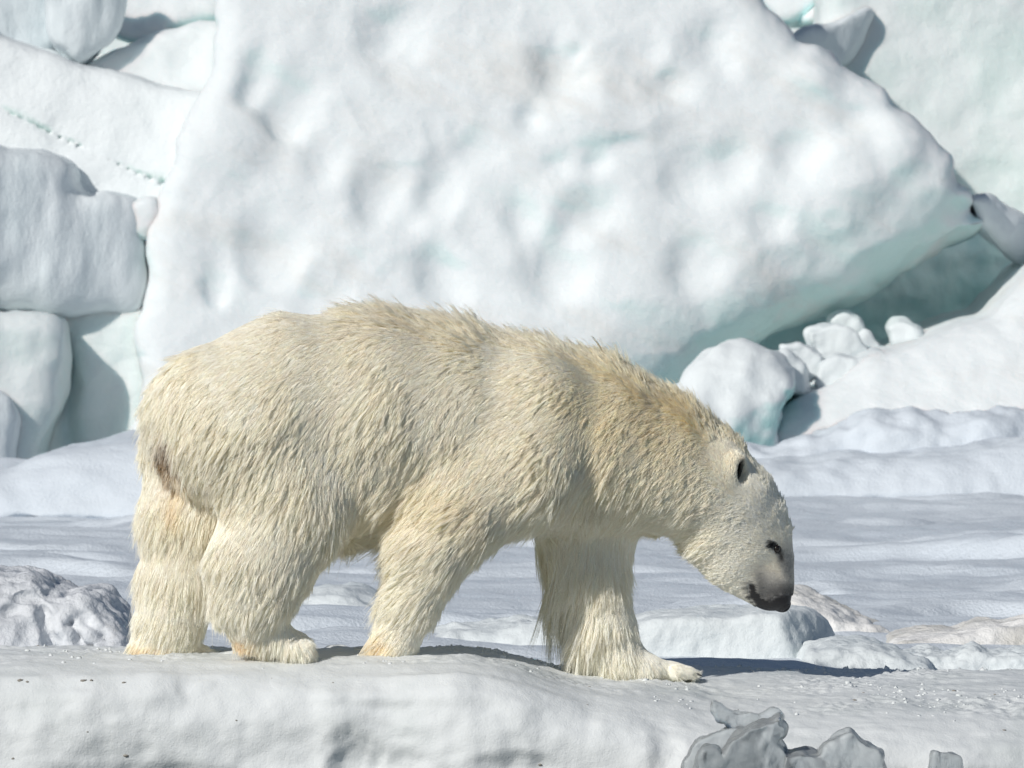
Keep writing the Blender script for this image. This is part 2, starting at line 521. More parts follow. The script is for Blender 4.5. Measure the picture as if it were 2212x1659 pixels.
# specks of grit melted into the snow face
sp_v, sp_f = [], []
fr = V[(V[:, 1] < 0.3) & (np.abs(V[:, 0]) < 2.2) & (V[:, 2] > -0.5)]
for k in range(60):
    p = fr[rng.integers(len(fr))] if k > 7 else None
    r_ = rng.gamma(2.0, 0.0012) + 0.0012
    if p is None:
        X, Y, r_ = ((275, 1630, .008), (1165, 1646, .007), (40, 1470, .007), (60, 1474, .006), (182, 1472, .008), (195, 1470, .006), (265, 1476, .006), (30, 1632, .005))[k]
        t = at(X, Y, -0.6)
        p = fr[np.argmin(((fr - t)[:, [0, 2]]**2).sum(1) + 0.05 * np.maximum(fr[:, 1] + 0.3, 0))]
    sp_v.append(p + ico * r_ * rng.uniform(0.6, 1.3, (12, 1)) * np.array([1.5, 0.8, 0.8]))
    sp_f.append(icf + 12 * k)
m_grit, nt, p = new_mat('grit')
p.inputs['Base Color'].default_value = (0.27, 0.25, 0.22, 1)
p.inputs['Roughness'].default_value = 0.8
o = mesh_obj('grit', np.concatenate(sp_v), np.concatenate(sp_f), m_grit)
tag(o, kind='stuff', label='dark specks of grit melted into the face of the ice ledge', cat='grit')

# sea in front of the ledge
m_sea, nt, p = new_mat('sea_water')
p.inputs['Base Color'].default_value = (0.015, 0.05, 0.07, 1)
p.inputs['Roughness'].default_value = 0.08
p.inputs['IOR'].default_value = 1.333
nz_ = nd(nt, 'ShaderNodeTexNoise', Scale=1.2, Detail=4.0)
bz = nd(nt, 'ShaderNodeBump', Strength=0.4, Distance=0.2)
nt.links.new(nz_.outputs['Fac'], bz.inputs['Height'])
nt.links.new(bz.outputs[0], p.inputs['Normal'])
gx = np.concatenate([-np.geomspace(4, 2000, 12)[::-1], [0], np.geomspace(4, 2000, 12)])
gy = np.concatenate([-np.geomspace(2, 2500, 14)[::-1], [0.6]])
A, B = np.meshgrid(gx, gy, indexing='ij')
o = mesh_obj('sea_water', np.stack([A.ravel(), B.ravel(), np.full(A.size, -0.95)], 1), grid_faces(np.arange(A.size).reshape(A.shape)), m_sea)
tag(o, kind='structure')
print('ground', time.time() - T0)

# ------------------------------------------------------------ the wall of ice blocks behind

main_poly = [(300, 1080), (299, 900), (303, 700), (320, 620), (330, 500), (345, 400), (372, 330), (425, 240), (440, 170), (470, 60), (500, -130), (1600, -130),
             (1645, 0), (1690, 45), (1720, 90), (1780, 105), (1850, 155), (1905, 190), (1935, 225), (1985, 252), (2010, 285), (2030, 312), (2072, 335),
             (2088, 380), (2120, 402), (2122, 432), (2108, 462), (2160, 478), (2120, 520), (2050, 560), (1950, 605), (1850, 662), (1760, 695), (1690, 728), (1620, 752),
             (1560, 775), (1480, 830), (1440, 900), (1420, 1080)]
dents = [(640, 190, .22, .40, .10, -25), (850, 60, .26, .22, .12, 20), (1215, 130, .20, .34, .11, 10), (1150, 245, .10, .12, .08, 0), (830, 395, .22, .30, .13, -10),
         (950, 385, .16, .26, .09, -20), (875, 470, .16, .12, .07, 0), (590, 515, .26, .34, .13, 5), (955, 570, .19, .28, .11, 25), (1130, 470, .14, .20, .09, 10),
         (1200, 570, .26, .28, .15, 0), (1230, 490, .12, .18, .08, -15), (1500, 560, .20, .24, .11, 0), (1500, 365, .22, .22, .10, 10), (1590, 330, .16, .22, .09, -20),
         (1290, 345, .13, .10, .07, 10), (1210, 350, .13, .10, .07, 0), (1740, 330, .20, .20, .10, 20), (1290, 440, .22, .18, .08, 30), (1660, 470, .14, .12, .07, 0),
         (1860, 250, .16, .12, .08, 20), (1450, 180, .20, .12, .08, 0), (1550, 70, .20, .26, .10, 0), (470, 560, .10, .3, .05, 0), (700, 620, .24, .16, .07, 0),
         (560, 150, .12, .28, .08, -20), (1360, 300, .3, .07, .05, 8), (700, 330, .14, .2, .06, 0), (1730, 560, .2, .12, .06, 0), (1040, 300, .2, .16, .04, 0),
         (1205, 105, .04, .10, .10, 10), (1228, 150, .04, .08, .10, -25), (1248, 120, .035, .06, .09, -35), (1195, 165, .04, .05, .09, 0), (1222, 195, .05, .05, .09, 20), (1255, 175, .03, .06, .08, -30), (1180, 130, .03, .06, .08, 0)]
lumps = [(1330, 255, .34, .17, .07, -8), (1830, 420, .3, .3, .05, 0), (490, 330, .25, .2, .05, 0), (1950, 330, .12, .16, .06, 20), (1760, 170, .16, .1, .06, -20)]
ice('ice_wall', main_poly, 21.0, 2.0, M_wall, 'huge upright white ice block pitted with rounded hollows, filling the middle behind the bear', 'ice block',
    tilt=(0.05, 0.22), rnd=0.16, h=0.028, noise=((0.06, 1.3), (0.016, 0.4), (0.006, 0.14)), dents=[(a_, b_, c_ * 1.05, d_ * 1.05, e_ * 0.62, f_) for a_, b_, c_, d_, e_, f_ in dents], lumps=lumps,
    cuts=[(1700, 640, 0.05, (0.55, -0.75, -0.75), 0.35)], edge=0.10)
ice('ice_slab', [(-100, 60), (80, 103), (160, 133), (220, 150), (330, 175), (450, 192), (470, 300), (420, 470), (300, 490), (-100, 490)], 21.6, 1.4, M_slab,
    'long sloping white slab with a thin green crack, upper left', 'ice slab', tilt=(0.0, 0.30), rnd=0.10, noise=((0.06, 0.9), (0.025, 0.3)),
    grooves=[([(-100, 195), (0, 236), (60, 265), (180, 320), (290, 372), (360, 398)], 0.008, 0.07)], edge=0.05)
ice('ice_block', [(-80, -80), (70, -80), (125, -20), (140, 80), (110, 128), (-80, 118)], 22.6, 0.9, M_grey,
    'pale block in the top left corner above the sloping slab', 'ice block', tilt=(0.5, 0.2), rnd=0.10, edge=0.05)
ice('ice_pillar', [(85, -90), (250, -90), (262, 20), (235, 85), (190, 128), (165, 140), (120, 100), (98, 20)], 22.2, 0.6, M_grey,
    'grey tapering ice tooth hanging into the dark gap at the top left', 'ice block', tilt=(0.5, 0.0), rnd=0.12, edge=0.05, noise=((0.10, 0.5), (0.03, 0.2)), anis=(1, 1, 3))
ice('ice_plate', [(245, -90), (530, -90), (500, 40), (430, 45), (300, 90), (225, 70), (232, 20)], 23.2, 1.0, M_wall,
    'bright snow covered plate at the top edge, right of the grey ice tooth', 'ice slab', tilt=(0.1, 0.5), rnd=0.08, edge=0.05)
ice('ice_plate', [(165, 150), (215, 118), (300, 88), (400, 52), (480, 42), (500, 200), (330, 230), (200, 220)], 22.5, 0.9, M_wall,
    'white plate wedged between the sloping slab and the bright top plate', 'ice slab', tilt=(0.25, 0.35), rnd=0.10, edge=0.04)
ice('ice_block', [(-90, 322), (0, 330), (75, 338), (148, 352), (160, 402), (185, 420), (240, 424), (288, 448), (302, 500), (305, 640), (285, 686), (200, 694), (60, 690), (-90, 662)],
    20.7, 1.3, M_grey, 'big grey streaked block with a green underside on the left edge', 'ice block', tilt=(0.42, -0.05), rnd=0.14,
    noise=((0.06, 0.7), (0.016, 0.22)), anis=(0.7, 1, 1.8), cuts=[(150, 640, 0.0, (0.1, -0.7, -0.8), 0.15)], edge=0.05)
ice('ice_chip', [(285, 445), (330, 430), (350, 470), (338, 520), (300, 505)], 20.9, 0.5, M_wall, 'small pale wedge beside the grey streaked block', 'ice block', rnd=0.05, h=0.018, noise=((0.03, 0.3),), edge=0.03)
ice('ice_block', [(-80, 668), (0, 674), (100, 690), (124, 710), (133, 780), (122, 860), (95, 950), (72, 1040), (-80, 1060)], 20.3, 0.9, M_bare,
    'white leaning block below the grey streaked block', 'ice block', tilt=(0.25, 0.10), rnd=0.12, edge=0.04)
ice('ice_chip', [(-70, 830), (10, 858), (36, 900), (32, 970), (10, 1045), (-70, 1045)], 19.9, 0.5, M_grey, 'grey lump low on the left edge against the leaning block', 'ice block',
    tilt=(0.5, 0.1), rnd=0.08, h=0.02, noise=((0.04, 0.35),), edge=0.03)
ice('ice_block', [(60, 660), (320, 660), (330, 1060), (40, 1060)], 20.95, 1.2, M_bare,
    'recessed pale green block in the gap between the left blocks and the huge pitted block', 'ice block', tilt=(-0.05, 0.03), rnd=0.10, dents=[(140, 850, .10, .6, .2, 0)], edge=0.05)
# right hand side
ice('ice_slab', [(1810, -90), (2330, -90), (2330, 500), (2080, 470), (1960, 330), (1780, 160), (1770, 60)], 23.8, 1.5, M_bare,
    'smooth pale green slab behind the huge block in the top right', 'ice slab', tilt=(0.15, 0.25), rnd=0.18, noise=((0.08, 1.1), (0.015, 0.3)), edge=0.06)
ice('ice_plate', [(1600, -90), (1905, -90), (1868, 16), (1800, 45), (1740, 50), (1680, 40)], 24.6, 1.0, M_wall,
    'small white plate with a turquoise crack at the top edge right of centre', 'ice slab', tilt=(0.0, 0.4), rnd=0.06,
    grooves=[([(1700, 60), (1745, 25), (1800, -20), (1840, -60)], 0.02, 0.25)], edge=0.03)
ice('ice_plate', [(1690, 95), (1740, 60), (1800, 45), (1880, 5), (1900, 30), (1840, 140), (1780, 150)], 23.5, 0.6, M_grey,
    'grey shaded wedge between the small top plate and the smooth slab', 'ice slab', tilt=(0.9, -0.1), rnd=0.06, edge=0.03)
ice('ice_lump', [(2095, 432), (2140, 424), (2180, 452), (2240, 480), (2300, 500), (2300, 600), (2205, 560), (2150, 518), (2110, 478)], 22.0, 0.6, M_grey,
    'dark grey lump at the right edge under the smooth slab', 'ice block', tilt=(0.8, -0.4), rnd=0.08, h=0.02, edge=0.03)
ice('ice_block', [(1600, 430), (2340, 430), (2340, 800), (1600, 860)], 23.6, 1.0, M_green,
    'shaded green block at the back of the hollow on the right', 'ice block', tilt=(0.30, -0.05), rnd=0.15, edge=0.05, noise=((0.12, 0.6), (0.05, 0.2), (0.02, 0.08)))
ice('ice_ramp', [(2330, 560), (2212, 614), (2150, 676), (2050, 712), (1950, 752), (1885, 766), (1830, 800), (1765, 838), (1700, 880), (1685, 1000), (2330, 1060)], 19.9, 2.6, M_wall,
    'broad white ramp of packed snow rising to the right edge', 'ice ramp', tilt=(-0.1, 0.95), rnd=0.14, noise=((0.05, 1.2), (0.02, 0.3)), edge=0.05)
ice('ice_block', [(1440, 870), (1475, 835), (1505, 800), (1560, 766), (1612, 755), (1685, 772), (1716, 808), (1728, 846), (1702, 880), (1690, 940), (1685, 1010), (1440, 1010)],
    19.3, 1.0, M_blue, 'rounded block with a turquoise lower face just above the bear\'s neck', 'ice block', tilt=(0.1, 0.62), rnd=0.13, noise=((0.08, 0.6), (0.03, 0.2), (0.01, 0.07)), edge=0.06,
    cuts=[(1640, 905, 0.02, (0.35, -0.9, -0.25), 0.06)])
for (poly, yy, lab) in (([(1685, 745), (1735, 738), (1780, 765), (1775, 815), (1730, 830), (1690, 800)], 20.2, 'rounded snow chunk lying against the turquoise block'),
                        ([(1745, 720), (1790, 700), (1840, 706), (1878, 742), (1890, 775), (1840, 810), (1770, 800)], 20.6, 'largest of the snow chunks at the mouth of the green hollow'),
                        ([(1790, 690), (1825, 676), (1862, 690), (1872, 722), (1830, 738), (1795, 722)], 21.4, 'small grey chunk perched behind the other snow chunks'),
                        ([(1650, 770), (1690, 752), (1722, 770), (1745, 800), (1738, 850), (1690, 850), (1655, 820)], 19.9, 'broken snow chunk pressed against the side of the turquoise block'),
                        ([(1760, 790), (1800, 765), (1850, 770), (1905, 760), (1900, 800), (1840, 835), (1770, 850)], 20.1, 'flat broken snow chunk in front of the other chunks, on the ramp'),
                        ([(1845, 735), (1868, 715), (1890, 728), (1915, 760), (1880, 780), (1850, 770)], 20.9, 'narrow snow chunk between the largest chunk and the ramp'),
                        ([(1920, 710), (1945, 685), (1975, 700), (2000, 730), (1950, 760)], 21.2, 'small pointed snow chunk on the edge of the ramp')):
    ice('snow_chunk', poly, yy, 0.35, M_snow, lab, 'snow chunk', rnd=0.022, h=0.016, noise=((0.045, 0.25), (0.012, 0.08), (0.004, 0.04)), edge=0.055, group='snow chunks in the hollow')
# drifts at the foot of the blocks
ice('snow_bank', [(-120, 1040), (0, 1025), (70, 1000), (150, 985), (230, 965), (310, 950), (420, 960), (520, 1010), (520, 1130), (-120, 1130)], 15.9, 2.5, M_field,
    'low snow bank at the foot of the ice blocks left of the bear', 'snow bank', tilt=(-0.1, 0.9), rnd=0.12, noise=((0.07, 0.8), (0.03, 0.25)), edge=0.06, anis=(1.6, 1, 1))
ice('snow_bank', [(1560, 960), (1660, 965), (1740, 940), (1800, 935), (1850, 915), (1900, 900), (1960, 905), (2020, 902), (2066, 920), (2080, 945), (2120, 905), (2200, 895), (2340, 900), (2340, 1060), (1560, 1060)],
    19.0, 1.6, M_field, 'lumpy snow bank along the foot of the ramp, right of the bear\'s head', 'snow bank', tilt=(0.0, 0.8), rnd=0.10, noise=((0.08, 0.5), (0.04, 0.18)), edge=0.08,
    lumps=[(1960, 945, .32, .16, .12, 0), (2130, 930, .18, .12, .1, 0)])
ice('snow_bank', [(1560, 1005), (1660, 1000), (1760, 1000), (1900, 985), (2060, 980), (2200, 965), (2340, 960), (2340, 1080), (1560, 1080)],
    18.2, 1.2, M_field, 'long smooth lower fold of the snow bank right of the bear\'s head', 'snow bank', tilt=(0.0, 0.9), rnd=0.10, noise=((0.05, 0.5), (0.02, 0.18)), edge=0.05)
# nearer ice on the field
ice('ice_mound', [(-120, 1262), (0, 1252), (60, 1256), (118, 1296), (140, 1302), (170, 1292), (205, 1300), (230, 1322), (258, 1350), (275, 1400), (280, 1500), (-120, 1500)], 2.4, 0.9, M_dirty,
    'dirty grey mound of broken ice with dark blue hollows, left edge behind the ledge', 'ice mound', tilt=(0.15, 0.45), rnd=0.07, h=0.0085, noise=((0.05, 0.22), (0.014, 0.07), (0.004, 0.02)), edge=0.04,
    dents=[(108, 1372, .022, .075, .06, 24), (128, 1408, .024, .05, .06, 22), (152, 1346, .022, .018, .05, 20), (200, 1394, .022, .02, .05, 30), (95, 1320, .03, .06, .05, 30), (60, 1290, .06, .03, .04, 10), (185, 1340, .03, .05, .035, 40), (170, 1375, .02, .05, .06, 30), (30, 1320, .05, .03, .04, 0), (225, 1380, .02, .04, .05, 30)], soft=0.015)
ice('snow_block', [(1330, 1372), (1395, 1340), (1470, 1328), (1600, 1326), (1720, 1322), (1760, 1330), (1800, 1360), (1830, 1430), (1850, 1500), (1330, 1500)], 2.2, 0.7, M_snow,
    'square cut snow block under the bear\'s muzzle with a blue shaded end', 'snow block', tilt=(-0.05, 0.12), cuts=[(1704, 1385, 0.0, (0.84, -0.5, 0.33), 0.02)], rnd=0.035, h=0.0085, noise=((0.02, 0.25), (0.006, 0.05)), edge=0.02)
ice('snow_hummock', [(1640, 1330), (1700, 1288), (1740, 1285), (1772, 1312), (1830, 1340), (1900, 1368), (1960, 1400), (1960, 1500), (1640, 1500)], 4.2, 0.8, M_shore,
    'brownish hummock sloping down to the right behind the square snow block', 'snow hummock', tilt=(0.0, 0.5), rnd=0.06, h=0.012, noise=((0.05, 0.25), (0.015, 0.07)), edge=0.04)
ice('ice_sheet', [(1930, 1400), (1985, 1378), (2080, 1372), (2160, 1352), (2320, 1345), (2320, 1500), (1990, 1500)], 2.9, 0.8, M_shore,
    'grey brown ice sheet with a ragged upper edge, far right behind the ledge', 'ice slab', tilt=(0.1, 0.7), rnd=0.03, h=0.0085, noise=((0.03, 0.3), (0.008, 0.05)), edge=0.045,
    dents=[(2130, 1428, .10, .014, .06, 0)], soft=0.02)
ice('snow_hummock', [(850, 1410), (905, 1385), (960, 1368), (1050, 1362), (1120, 1354), (1230, 1356), (1300, 1346), (1380, 1352), (1420, 1380), (1420, 1490), (850, 1490)], 2.9, 0.7, M_snow,
    'long low white snow bank seen between the bear\'s two front legs', 'snow hummock', tilt=(0.0, 0.45), rnd=0.05, h=0.012, noise=((0.04, 0.25), (0.012, 0.06)), edge=0.03)
ice('snow_hummock', [(585, 1345), (640, 1300), (690, 1284), (740, 1286), (790, 1302), (850, 1322), (930, 1345), (1010, 1368), (1030, 1460), (585, 1460)], 5.0, 0.9, M_snow,
    'rounded white snow hummock seen between the bear\'s hind leg and near front leg', 'snow hummock', tilt=(0.0, 0.7), rnd=0.07, h=0.013, noise=((0.05, 0.35), (0.014, 0.09)), edge=0.035)
ice('snow_hummock', [(1960, 1432), (2010, 1418), (2060, 1424), (2110, 1410), (2150, 1422), (2230, 1412), (2300, 1425), (2300, 1510), (1960, 1510)], 1.9, 0.5, M_snow,
    'ragged low rim of snow in front of the ragged ice sheet, right edge', 'snow hummock', tilt=(0.0, 0.4), rnd=0.03, h=0.009, noise=((0.03, 0.14), (0.012, 0.04)), edge=0.03)
ice('snow_hummock', [(1740, 1410), (1800, 1393), (1880, 1398), (1960, 1425), (2010, 1440), (2010, 1510), (1740, 1510)], 1.7, 0.6, M_snow,
    'low white hummock between the square snow block and the ragged ice sheet', 'snow hummock', tilt=(0.0, 0.5), rnd=0.04, h=0.01, noise=((0.03, 0.2), (0.01, 0.05)), edge=0.03)
# a high ridge of piled ice closes the view
ice('ice_ridge', [(-1500, -450), (-700, -260), (-200, -420), (300, -250), (900, -380), (1500, -260), (2000, -420), (2600, -300), (3600, -430), (3600, 1100), (-1500, 1100)], 27.0, 4.0, M_bare,
    'long high ridge of piled ice closing the view behind all the other blocks', 'ice ridge', tilt=(0.0, 0.2), rnd=0.3, h=0.11, noise=((0.35, 1.6), (0.12, 0.5)), edge=0.2)
for (poly, yy, lab) in (
        ([(-1300, 300), (-900, 120), (-500, 60), (-200, 20), (-110, 300), (-130, 1120), (-1300, 1120)], 21.4, 'snow covered ice block beyond the left edge'),
        ([(2360, 80), (2700, 150), (3000, 60), (3400, 300), (3400, 1080), (2360, 1080)], 22.4, 'snow covered ice block beyond the right edge')):
    ice('ice_block', poly, yy, 2.0, M_wall, lab, 'ice block', tilt=(0.1, 0.3), rnd=0.25, h=0.07, noise=((0.12, 1.2), (0.04, 0.4)), edge=0.15)
# clear ice standing in the water before the ledge
m_clear, nt, p = new_mat('clear_ice')
p.inputs['Base Color'].default_value = (0.84, 0.885, 0.905, 1)
p.inputs['Roughness'].default_value = 0.42
p.inputs['IOR'].default_value = 1.31
p.inputs['Transmission Weight'].default_value = 0.74
tn = nd(nt, 'ShaderNodeTexNoise', Scale=14.0, Detail=4.0)
bb = nd(nt, 'ShaderNodeBump', Strength=0.35, Distance=0.012)
nt.links.new(tn.outputs['Fac'], bb.inputs['Height']); nt.links.new(bb.outputs[0], p.inputs['Normal'])
for (poly, yy, th, lab) in (
        ([(1536, 1512), (1556, 1518), (1575, 1530), (1612, 1536), (1650, 1545), (1668, 1540), (1692, 1548), (1688, 1560), (1660, 1575), (1620, 1600), (1590, 1620), (1600, 1600), (1575, 1570), (1550, 1556), (1538, 1530)], -1.02, 0.07,
          'thin hooked flake of clear grey ice on top of the shard pile'),
        ([(1450, 1960), (1470, 1720), (1480, 1650), (1490, 1622), (1512, 1600), (1550, 1585), (1590, 1578), (1640, 1600), (1650, 1960)], -1.10, 0.16, 'pale curved plate of clear ice at the left of the shard pile'),
        ([(1500, 1960), (1512, 1660), (1522, 1620), (1545, 1622), (1560, 1640), (1585, 1600), (1630, 1575), (1665, 1562), (1690, 1548), (1688, 1566), (1700, 1578), (1696, 1596), (1686, 1606), (1704, 1630), (1712, 1660), (1760, 1960)],
          -1.28, 0.18, 'biggest clear grey ice shard, rugged and leaning, in front of the curved plate'),
        ([(1680, 1960), (1690, 1640), (1704, 1628), (1740, 1625), (1770, 1634), (1785, 1610), (1815, 1592), (1840, 1580), (1862, 1598), (1885, 1618), (1908, 1634), (1906, 1652), (1915, 1690), (1930, 1960)], -1.22, 0.2,
         'broad peaked clear grey ice shard just right of the shard pile'),
        ([(2005, 1960), (2012, 1642), (2030, 1630), (2058, 1632), (2082, 1660), (2095, 1960)], -1.2, 0.16, 'smallest clear grey ice shard, poking up alone at the lower right')):
    ice('ice_shard', poly, yy, th, m_clear, lab, 'ice shard', tilt=(0.30, -0.12), rnd=0.010, h=0.0065, noise=((0.025, 0.16), (0.008, 0.05), (0.002, 0.02)), edge=0.012, group='clear ice shards before the ledge')
print('ice', time.time() - T0)
# ------------------------------------------------------------ the bear: one continuous body, with its coat as a child
YAW = R(13)
BO = np.array([-0.25, 0.0, 0.0])
NU = np.array([math.cos(YAW), math.sin(YAW), 0.0])
NV = np.array([-math.sin(YAW), math.cos(YAW), 0.0])
CAM = np.array([0, -CAM_D, CAM_Z])
PX = CAM_D / F_PX


def bp(X, Y, v):
    """reading (X, Y), v metres off the bear's midline (near side negative) -> (along, across, up)"""
    d = at(X, Y, 0.0) - CAM
    t = (v - (CAM - BO) @ NV) / (d @ NV)
    p = CAM + t * d - BO
    return np.array([p @ NU, p @ NV, p[2]])


def to_world(q):
    return BO + q[:, :1] * NU + q[:, 1:2] * NV + q[:, 2:3] * np.array([0, 0, 1.0])


def reading(W):
    r = W - CAM
    fw = r[:, 1] * ct - r[:, 2] * st_
    up = r[:, 1] * st_ + r[:, 2] * ct
    return np.stack([1106 + F_PX * r[:, 0] / fw, 829.5 - F_PX * up / fw], 1)


HB = 0.008
lo_b, hi_b = np.array([-1.35, -0.50, -0.12]), np.array([1.45, 0.50, 1.38])
ax_ = [np.arange(lo_b[k], hi_b[k], HB, dtype=np.float32) for k in range(3)]
FB = np.full([len(a) for a in ax_], 1.0, np.float32)


def chain(nodes, k, lat=1.0, dst=None):
    """limb or trunk through nodes (X, Y, v, radius in px[, lateral factor]) joined smoothly with what is there"""
    dst = FB if dst is None else dst
    Q = [bp(n[0], n[1], n[2]) for n in nodes]
    for i in range(max(1, len(nodes) - 1)):
        j = min(i + 1, len(nodes) - 1)
        a, b, ra, rb = Q[i], Q[j], nodes[i][3] * PX, nodes[j][3] * PX
        la = nodes[i][4] if len(nodes[i]) > 4 else lat
        lb = nodes[j][4] if len(nodes[j]) > 4 else lat
        m = max(ra, rb) * max(1, la, lb) + k + 0.03
        sl = []
        for x in range(3):
            i0, i1 = np.searchsorted(ax_[x], min(a[x], b[x]) - m), np.searchsorted(ax_[x], max(a[x], b[x]) + m)
            sl.append(slice(max(i0, 0), i1))
        U, Vv, W = (ax_[0][sl[0]][:, None, None], ax_[1][sl[1]][None, :, None], ax_[2][sl[2]][None, None, :])
        e = b - a
        t = np.clip(((U - a[0]) * e[0] + (W - a[2]) * e[2] + (Vv - a[1]) * e[1]) / max(e @ e, 1e-9), 0, 1).astype(np.float32)
        lt = la + (lb - la) * t
        d = np.sqrt((U - a[0] - e[0] * t)**2 + ((Vv - a[1] - e[1] * t) / lt)**2 + (W - a[2] - e[2] * t)**2) - (ra + (rb - ra) * t)
        d = d * np.minimum(lt, 1)
        s = tuple(sl)
        dst[s] = smin(dst[s], d.astype(np.float32), k)


# trunk, neck and head
chain([(478, 900, 0, 160, .95), (620, 884, 0, 198, .86), (780, 915, 0, 232, .82), (950, 930, 0, 218, .80), (1120, 938, 0, 190, .82),
       (1270, 958, 0, 172, .86), (1400, 995, 0, 140, .86), (1500, 1034, 0, 118, .86), (1578, 1090, 0, 98, .90)], 0.05)
chain([(1578, 1090, 0, 98, .90), (1612, 1150, 0, 84, .86), (1650, 1205, 0, 52, .88), (1668, 1250, 0, 40, .95), (1676, 1278, 0, 33, 1.0)], 0.035)
chain([(1632, 1118, 0, 66, .95), (1652, 1160, 0, 53, .95), (1672, 1205, 0, 34, .95), (1680, 1262, 0, 25, 1.1)], 0.03)      # forehead and bridge of the nose
chain([(1545, 1150, 0, 74, .95), (1585, 1200, 0, 62, .85), (1622, 1245, 0, 40, .80), (1648, 1285, 0, 23, .9)], 0.04)        # jowl and jaw
chain([(1655, 1168, -.055, 22), (1672, 1200, -.04, 14)], 0.03)                                                                 # brow ridges
chain([(1655, 1168, .055, 22), (1672, 1200, .04, 14)], 0.03)
chain([(1666, 1290, 0, 22, 1.5), (1688, 1296, 0, 16, 1.9)], 0.02)                                                            # blunt end of the muzzle
# near foreleg swung back, with its shoulder
chain([(1160, 880, -.15, 105, .8), (1130, 1000, -.19, 112, .75), (990, 1090, -.19, 98, .8), (925, 1190, -.18, 76), (890, 1290, -.17, 52), (858, 1372, -.16, 38), (848, 1398, -.16, 36)], 0.07)
chain([(848, 1400, -.16, 34, 1.3), (868, 1412, -.16, 18, 1.6)], 0.03)
# far foreleg reaching forward
chain([(1250, 1000, .12, 110, .8), (1272, 1130, .13, 98, .8), (1272, 1240, .11, 76), (1300, 1340, .09, 60), (1335, 1405, .08, 50)], 0.06)
chain([(1335, 1415, .08, 48, 1.15), (1385, 1440, .08, 33, 1.5), (1450, 1447, .09, 17, 2.2), (1490, 1449, .09, 10, 3)], 0.03)
# near hind leg stepping through
chain([(560, 950, -.14, 165, .70), (625, 1090, -.18, 118, .72), (562, 1215, -.19, 100, .80), (545, 1290, -.18, 70), (560, 1350, -.17, 45)], 0.07)
chain([(535, 1352, -.17, 36), (590, 1372, -.17, 33, 1.2), (640, 1395, -.17, 26, 1.7), (655, 1405, -.17, 18, 2.4)], 0.04)
# far hind leg planted behind
chain([(446, 985, .14, 136, .75), (416, 1110, .15, 104), (394, 1240, .15, 80), (370, 1325, .15, 66), (360, 1372, .15, 50)], 0.05)
chain([(312, 1388, .16, 28, 1.3), (380, 1394, .16, 24, 1.6), (440, 1404, .16, 13, 2.6)], 0.04)
for k_ in range(4):                                                                                                            # toes
    chain([(1462, 1446, .015 + .045 * k_, 15), (1490, 1449, .01 + .05 * k_, 11)], 0.012)
    chain([(628, 1396, -.235 + .038 * k_, 16), (654, 1405, -.24 + .04 * k_, 13)], 0.012)
# hollow between the buttocks with the short tail in it
tq = bp(372, 955, -0.035)
print('bear sdf', time.time() - T0)


def bgrid(c, m):
    sl = tuple(slice(max(np.searchsorted(ax_[x], c[x] - m), 0), np.searchsorted(ax_[x], c[x] + m)) for x in range(3))
    return sl, ax_[0][sl[0]][:, None, None] - c[0], ax_[1][sl[1]][None, :, None] - c[1], ax_[2][sl[2]][None, None, :] - c[2]


def ellip(U, V_, W, A, rad):
    e = np.sqrt(sum(((U * A[k][0] + V_ * A[k][1] + W * A[k][2]) / rad[k])**2 for k in range(3)))
    return (e - 1) * min(rad)


ear_axes = []
for sgn in (-1, 1):
    c = bp(1566, 1012, 0.0)
    c[1] = sgn * 0.118
    up = np.array([0.12, sgn * 0.35, 1.0]); up /= np.linalg.norm(up)
    n = np.array([0.74, sgn * 0.66, -0.12]); n -= up * (n @ up); n /= np.linalg.norm(n)
    s = np.cross(up, n)
    A = (up, s, n)
    sl, U, V_, W = bgrid(c, 0.13)
    FB[sl] = smin(FB[sl], ellip(U, V_, W, A, (0.066, 0.049, 0.034)).astype(np.float32), 0.025)
    o_ = n * 0.030 + up * 0.004
    FB[sl] = smax(FB[sl], -ellip(U - o_[0], V_ - o_[1], W - o_[2], A, (0.043, 0.027, 0.036)).astype(np.float32), 0.012)
    ear_axes.append((c, A))
# tail: groove round a small tail stub
sl, U, V_, W = bgrid(bp(362, 968, -0.06), 0.2)
FB[sl] = smax(FB[sl], -ellip(U, V_, W, (np.array([1, 0, 0]), np.array([0, 1, 0]), np.array([.0, 0, 1.0])), (0.045, 0.026, 0.075)).astype(np.float32), 0.03)
Vb, Fb = surface_nets(FB, lo_b.astype(float), HB)
Vb = relax(Vb, Fb, 2)
# low folds of skin and muscle
Nb = vnormals(Vb, Fb)
Vb = Vb + Nb * (0.012 * fbm(Vb * 4.5, 2) * sstep(1.0, 0.6, Vb[:, 0]))[:, None]
Wb = to_world(Vb)
Nb = vnormals(Wb, Fb)
RD = reading(Wb)
print('bear mesh', len(Vb), time.time() - T0)

